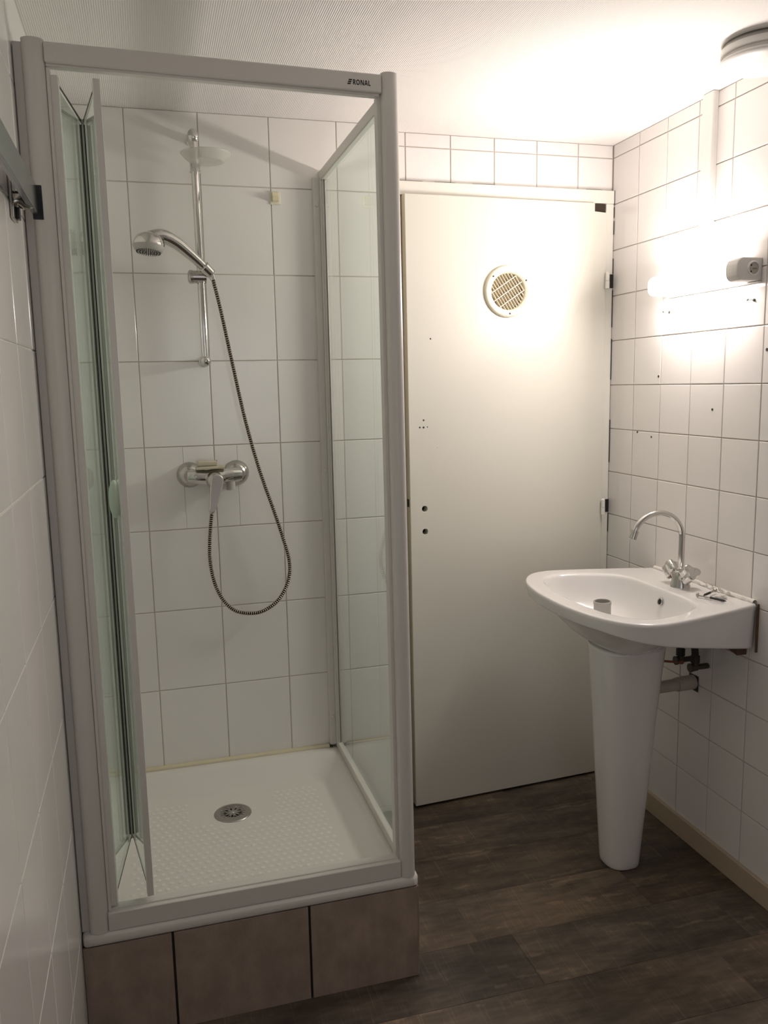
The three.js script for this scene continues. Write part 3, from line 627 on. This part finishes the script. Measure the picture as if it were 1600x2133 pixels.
{
  const t = thing('basin_tap', 'chrome basin mixer tap with swan neck and two lobed handles', 'tap', [1.77, 0.826, 0.555]);
  obj('base', [plain(lathe([[0, 0.05], [0.015, 0.05], [0.021, 0.044], [0.024, 0.03], [0.026, 0.012], [0.029, 0], [0.029, -0.001]], [1.77, 0.827, 0.555], [0, 1, 0], 36)),
    plain(rod([1.77, 0.846, 0.555], [1.77, 0.867, 0.528], 0.0175, 0.018, 24)), plain(rod([1.77, 0.846, 0.555], [1.77, 0.867, 0.582], 0.0175, 0.018, 24))], M.chromeDull, t);
  const arc = [[1.77, 0.872, 0.555], [1.77, 0.92, 0.555], [1.77, 0.965, 0.555]];
  for (let k = 0; k <= 14; k++) { const a = k / 14 * 162 * Math.PI / 180; arc.push([1.6885 + 0.0815 * Math.cos(a), 0.977 + 0.0755 * Math.sin(a), 0.555]); }
  obj('spout', tube(arc, 0.0083, 120, 20), M.chrome, t);
  obj('spout_collar', lathe([[0.0125, 0], [0.0135, 0.006], [0.0115, 0.012], [0.0085, 0.014]], [1.77, 0.870, 0.555], [0, 1, 0], 28), M.chromeDull, t);
  const e = arc.at(-1);
  obj('aerator', rod([e[0] + 0.002, e[1] + 0.005, e[2]], [e[0] - 0.0065, e[1] - 0.019, e[2]], 0.0108, 0.0112, 24), M.chromeDull, t);
  for (const s of [-1, 1]) {       // three-lobed handles on the slanting stems
    const sh = new THREE.Shape(), R = 0.0285;
    for (let k = 0; k <= 72; k++) { const a = k / 72 * Math.PI * 2, r = R * (0.80 + 0.2 * Math.cos(3 * a)); k ? sh.lineTo(Math.cos(a) * r, Math.sin(a) * r) : sh.moveTo(r, 0); }
    const g = new THREE.ExtrudeGeometry(sh, { depth: 0.030, bevelEnabled: true, bevelSize: 0.005, bevelThickness: 0.005, bevelOffset: -0.005, bevelSegments: 3 });
    g.applyQuaternion(new THREE.Quaternion().setFromUnitVectors(v3(0, 0, 1), v3(0, 0.62, 0.78 * s).normalize())); g.translate(1.77, 0.862, 0.555 + s * 0.03);
    const hd = obj('handle', toCreasedNormals(g, 0.6), M.chrome, t);
    obj('temperature_ring', rod([1.77, 0.858, 0.555 + s * 0.025], [1.77, 0.8625, 0.555 + s * 0.0305], 0.0165, 0.0165, 24), s < 0 ? M.red : mat([0.03, 0.05, 0.2], 0.4), hd, s < 0 ? 'red hot-water ring' : 'blue cold-water ring');
  }
}
lone('plastic_tube', 'short grey plastic tube standing in the washbasin', 'tube', [lathe([[0.019, 0], [0.0245, 0], [0.0245, 0.098], [0.0255, 0.0985], [0.0255, 0.107], [0.0235, 0.108], [0.021, 0.106], [0.019, 0.02], [0.019, 0]], [1.5135, 0.698, 0.553], [-0.03, 1, 0.02], 36)], M.plasticGrey, [1.5135, 0.698, 0.553]);
{
  // screws and a wall plug left on the basin ledge
  const screw = (label, a, b, r) => {
    const A = v3(...a), B = v3(...b), d = B.clone().sub(A).normalize(), L = A.distanceTo(B), s = thing('screw', label, 'screw', a, 'screws on the basin ledge');
    obj('head', lathe([[0, 0], [r * 2, 0], [r * 2, 0.0035], [r, 0.0065]], a, d.toArray(), 6), M.steel, s);
    obj('shaft', rod(a, A.clone().addScaledVector(d, L * 0.45).toArray(), r, r, 14), M.steel, s);
    const prof = [], n = Math.floor(L * 0.5 / 0.0011);
    for (let k = 0; k <= n; k++) prof.push([(k % 2 ? r * 1.15 : r * 0.8) * (k > n - 8 ? (n - k) / 8 : 1), L * 0.45 + k / n * L * 0.55]);
    obj('thread', lathe(prof, a, d.toArray(), 12), M.dark, s);
  };
  screw('long steel screw lying nearest the front on basin ledge', [1.735, 0.8345, 0.682], [1.7725, 0.8315, 0.7615], 0.0032);
  screw('steel screw lying across the longer screw behind the tap', [1.8065, 0.838, 0.668], [1.7375, 0.8375, 0.706], 0.0030);
  lone('wall_plug', 'pale plastic wall plug beside screws on basin ledge', 'wall plug', [plain(rod([1.772, 0.8325, 0.71], [1.797, 0.8325, 0.73], 0.0036, 0.0042, 12)), plain(box(1.783, 1.800, 0.8298, 0.8385, 0.719, 0.7275, 0.002))], M.caulk, [1.785, 0.8285, 0.72]);
  const g = tube([[1.8405, 0.829, 0.32], [1.840, 0.8295, 0.45], [1.8375, 0.830, 0.56], [1.834, 0.8305, 0.64], [1.836, 0.8305, 0.70], [1.8395, 0.8295, 0.79]], 0.0075, 140, 12), p = g.attributes.position;
  for (let i = 0; i < p.count; i++) { const k = Math.max(0, 1 - Math.abs(p.getZ(i) - 0.66) / 0.13), q = noise.noise(p.getZ(i) * 70, p.getY(i) * 120, p.getX(i) * 90); p.setX(i, p.getX(i) - k * 0.012 * Math.max(0, q + 0.3)); p.setY(i, Math.max(0.8275, p.getY(i) + (0.3 + k) * 0.006 * q)); }
  g.computeVertexNormals();
  lone('sealant_bead', 'lumpy old white sealant between basin and tiles', 'sealant', g, M.caulk, [1.84, 0.828, 0.56]);
}
{
  const w = thing('waste_pipe', 'grey-beige plastic waste pipe from pedestal to wall', 'pipe', [XR, 0.51, 0.532]);
  obj('pipe', rod([1.62, 0.506, 0.532], [XR, 0.512, 0.532], 0.0185, 0.0185, 28), M.pipe, w);
  obj('sleeve', rod([1.785, 0.5105, 0.532], [XR - 0.001, 0.512, 0.532], 0.0218, 0.0222, 28), M.pipe, w);
  obj('wall_gap', [box(XR - 0.0016, XR - 0.0004, 0.486, 0.536, 0.511, 0.556, 0.0004)], M.dark, w, 'broken dark opening in the tile');
}
for (const [z, lab] of [[0.527, 'dark braided supply hose under basin nearer the door'], [0.598, 'dark braided supply hose under basin nearer the camera']]) {
  const s = thing('supply_hose', lab, 'hose', [1.80, 0.60, z], 'supply hoses below the basin');
  obj('hose', tube([[1.789, 0.702, z - 0.008], [1.793, 0.675, z - 0.004], [1.797, 0.645, z], [1.80, 0.615, z]], 0.0105, 24, 14), M.dark, s);
  obj('nut', rod([1.80, 0.622, z], [1.80, 0.60, z], 0.0135, 0.0135, 6), M.dark, s);
  obj('valve', [plain(rod([1.80, 0.602, z], [1.80, 0.578, z], 0.0095, 0.0095, 16)), plain(rod([1.80, 0.586, z], [XR - 0.003, 0.586, z], 0.0085, 0.0085, 16)), plain(rod([1.80, 0.586, z], [1.782, 0.586, z], 0.011, 0.014, 12))], M.valve, s);
}
{
  const c = thing('copper_pipe', 'thin reddish copper pipe behind the pedestal', 'pipe', [1.80, 0.583, 0.557]);
  obj('pipe', rod([1.665, 0.587, 0.470], [1.80, 0.583, 0.545], 0.0036, 0.0036, 14), M.copper, c);
  obj('joint', rod([1.795, 0.5832, 0.542], [1.80, 0.583, 0.527], 0.006, 0.006, 12), M.copper, c);
}
{
  const s = new THREE.Shape(); s.moveTo(0.645, 0.698); s.lineTo(0.76, 0.698); s.lineTo(0.76, 0.672); s.closePath();
  const g = extr(s, 0.03, 0.001); g.rotateY(-Math.PI / 2); g.translate(XR - 0.002, 0, 0);
  lone('wooden_wedge', 'brown wooden wedge under the near end of basin', 'wedge', g, M.brownWood, [XR - 0.02, 0.69, 0.72]);
}

// ---------------------------------------------------------------- lamp, trunking and fixings on the right wall
{
  const l = thing('wall_lamp', 'lit white tube wall lamp with built-in shaver socket', 'wall lamp', [XR, 1.718, 0.54]);
  const s = new THREE.Shape();   // cross-section: depth from the wall (x), height (y)
  const D = 0.078, h = 0.0295; s.moveTo(0, -h); s.lineTo(D - 0.022, -h); s.bezierCurveTo(D - 0.006, -h, D, -h * 0.6, D, 0); s.bezierCurveTo(D, h * 0.6, D - 0.006, h, D - 0.022, h); s.lineTo(0, h); s.closePath();
  const ex = (z0, z1, k, b) => { const g = new THREE.ExtrudeGeometry(s, { depth: z1 - z0 - 2 * b, bevelEnabled: true, bevelSize: b, bevelThickness: b, bevelOffset: -b, bevelSegments: 3, curveSegments: 12 }); g.scale(-k, k, 1); g.translate(XR - 0.0005, 1.718, z0 + b); const i = g.toNonIndexed(); const p = i.attributes.position, a = p.array; for (let t = 0; t < a.length; t += 9) for (let q = 0; q < 3; q++) { const w = a[t + 3 + q]; a[t + 3 + q] = a[t + 6 + q]; a[t + 6 + q] = w; } i.computeVertexNormals(); return toCreasedNormals(i, 0.7); };
  obj('lamp_diffuser', ex(0.335, 0.706, 0.97, 0.012), M.glow, l, 'glowing white diffuser');
  obj('housing', [plain(ex(0.704, 0.75, 1.0, 0.003))], M.lampHousing, l);
  obj('base_plate', box(XR - 0.012, XR - 0.0005, 1.6835, 1.688, 0.345, 0.75, 0.001), M.lampHousing, l);
  const so = obj('socket', lathe([[0.0150, 0.001], [0.0156, 0.0042], [0.0175, 0.0042], [0.0190, 0.002], [0.0200, 0]], [XR - 0.028, 1.719, 0.7498], [0, 0, 1], 40), M.plastic, l);
  obj('socket_recess', lathe([[0, 0.0012], [0.0153, 0.0012]], [XR - 0.028, 1.719, 0.7498], [0, 0, 1], 32), M.plasticGrey, so);
  for (const y of [0.0082, -0.0082]) obj('socket_hole', rod([XR - 0.036, 1.719 + y, 0.7505], [XR - 0.036, 1.719 + y, 0.7516], 0.0024, 0.0024, 14), M.black, so);
  obj('earth_pin', box(XR - 0.031, XR - 0.020, 1.7175, 1.7205, 0.7505, 0.755, 0.001), M.tan, so);
  const area = (w, h, k, x, y, z, rx, ry) => { const a = new THREE.RectAreaLight(LAMP, LAMP_POWER * k, w, h); a.name = 'lamp_light'; a.position.set(x, y, z - 0.54); a.rotation.set(rx, ry, 0); l.add(a); };
  const tilt = (w, h, k, x, y, z, up) => { const a = new THREE.RectAreaLight(LAMP, LAMP_POWER * k, w, h); a.name = 'lamp_light'; a.position.set(x, y, z - 0.54); l.add(a); const q = new THREE.Matrix4().lookAt(v3(0, 0, 0), v3(-Math.cos(up), Math.sin(up), 0), v3(0, 0, 1)); a.quaternion.setFromRotationMatrix(q); };
  tilt(0.03, 0.355, 2.1, -0.0795, 0, 0.52, 0);
  tilt(0.04, 0.355, 1.05, -0.070, 0.024, 0.52, 0.98);
  tilt(0.03, 0.355, 0.3, -0.035, 0.0315, 0.52, Math.PI / 2);
  tilt(0.05, 0.355, 0.55, -0.045, -0.0315, 0.52, -Math.PI / 2);
  area(0.05, 0.045, 0.2, -0.04, 0, 0.332, 0.5, 0);
}
{
  const t = thing('cable_trunking', 'white plastic cable trunking from the lamp to ceiling', 'cable trunking', [XR, 1.75, 0.526]);
  obj('channel', box(XR - 0.011, XR - 0.0003, 1.744, H - 0.0005, 0.503, 0.547, 0.001), M.plastic, t);
  obj('cover', box(XR - 0.020, XR - 0.009, 1.744, H - 0.0008, 0.501, 0.549, 0.003, 2), M.plastic, t);
}
for (const [y, z, lab] of [[1.6425, 0.3485, 'small steel nail in tiles below the lamp, nearer the door'], [1.6409, 0.7254, 'small steel nail in tiles below the lamp socket']]) {
  const n = thing('wall_nail', lab, 'nail', [XR, y, z], 'nails below the wall lamp');
  obj('shaft', rod([XR, y, z], [XR - 0.022, y + 0.001, z], 0.0014, 0.0014, 10), M.steel, n);
  obj('head', lathe([[0, 0.002], [0.0035, 0.0016], [0.004, 0]], [XR - 0.022, y + 0.001, z], [-1, 0.05, 0], 14), M.chromeDull, n);
  obj('collar', rod([XR + 0.001, y, z], [XR - 0.004, y, z], 0.0042, 0.0036, 12), M.dark, n);
}
{
  const c = thing('ceiling_fixture', 'round white unlit fixture on the ceiling in the corner', 'ceiling fixture', [1.738, H, 0.852]);
  const P = [1.738, H, 0.852], A = [0, -1, 0];
  obj('mount', lathe([[0, -0.001], [0.093, 0], [0.093, 0.010], [0.088, 0.0105]], P, A, 64), M.plasticGrey, c, 'dark mounting ring');
  obj('body', lathe([[0.088, 0.010], [0.097, 0.0105], [0.0985, 0.013], [0.0985, 0.025], [0.096, 0.027], [0.09, 0.0275]], P, A, 64), M.plastic, c);
  obj('groove_ring', lathe([[0.0935, 0.027], [0.0935, 0.0365]], P, A, 64), M.plasticGrey, c);
  obj('cover', lathe([[0.092, 0.036], [0.0985, 0.0365], [0.1, 0.039], [0.098, 0.0435], [0.09, 0.049], [0.07, 0.0535], [0.04, 0.056], [0, 0.057]], P, A, 64), M.plastic, c);
}

// ---------------------------------------------------------------- towel rail on the left wall
{
  const t = thing('towel_rail', 'dark glossy flat towel rail on the left tiled wall', 'towel rail', [XL, 1.79, 1.2]);
  const r0 = 1.764, r1 = 1.817;
  obj('rail', [plain(box(0.094, 0.1005, r0, r1, 0.905, 1.56, 0.0012)), plain(box(0.0895, 0.0965, r0 - 0.0005, r0 + 0.009, 0.905, 1.56, 0.001))], mat([0.30, 0.31, 0.325], 0.18, { metalness: 1 }), t);
  obj('end_cap', box(0.0895, 0.1085, r0 - 0.007, r1 + 0.002, 0.899, 0.9055, 0.0015), M.blackGloss, t);
  obj('end_cap', box(0.0895, 0.1085, r0 - 0.007, r1 + 0.002, 1.56, 1.566, 0.0015), M.blackGloss, t);
  for (const z of [0.985, 1.48]) {
    const b = obj('bracket', taper([[XL + 0.004, 1.772, z], [0.076, 1.774, z], [0.086, 1.768, z - 0.006], [0.0935, 1.772, z - 0.012]], [0.013, 0.0105, 0.0095, 0.010], 24, 20), M.chromeDull, t);
    obj('wall_plate', box(XL + 0.0003, 0.0705, 1.738, 1.822, z - 0.022, z + 0.03, 0.002, 2), M.chromeDull, b);
    obj('cover_plate', box(0.0708, 0.0765, 1.742, 1.79, z - 0.019, z + 0.0, 0.0015), M.blackGloss, b);
  }
}

scene.updateMatrixWorld(true);
renderer.render(scene, camera);
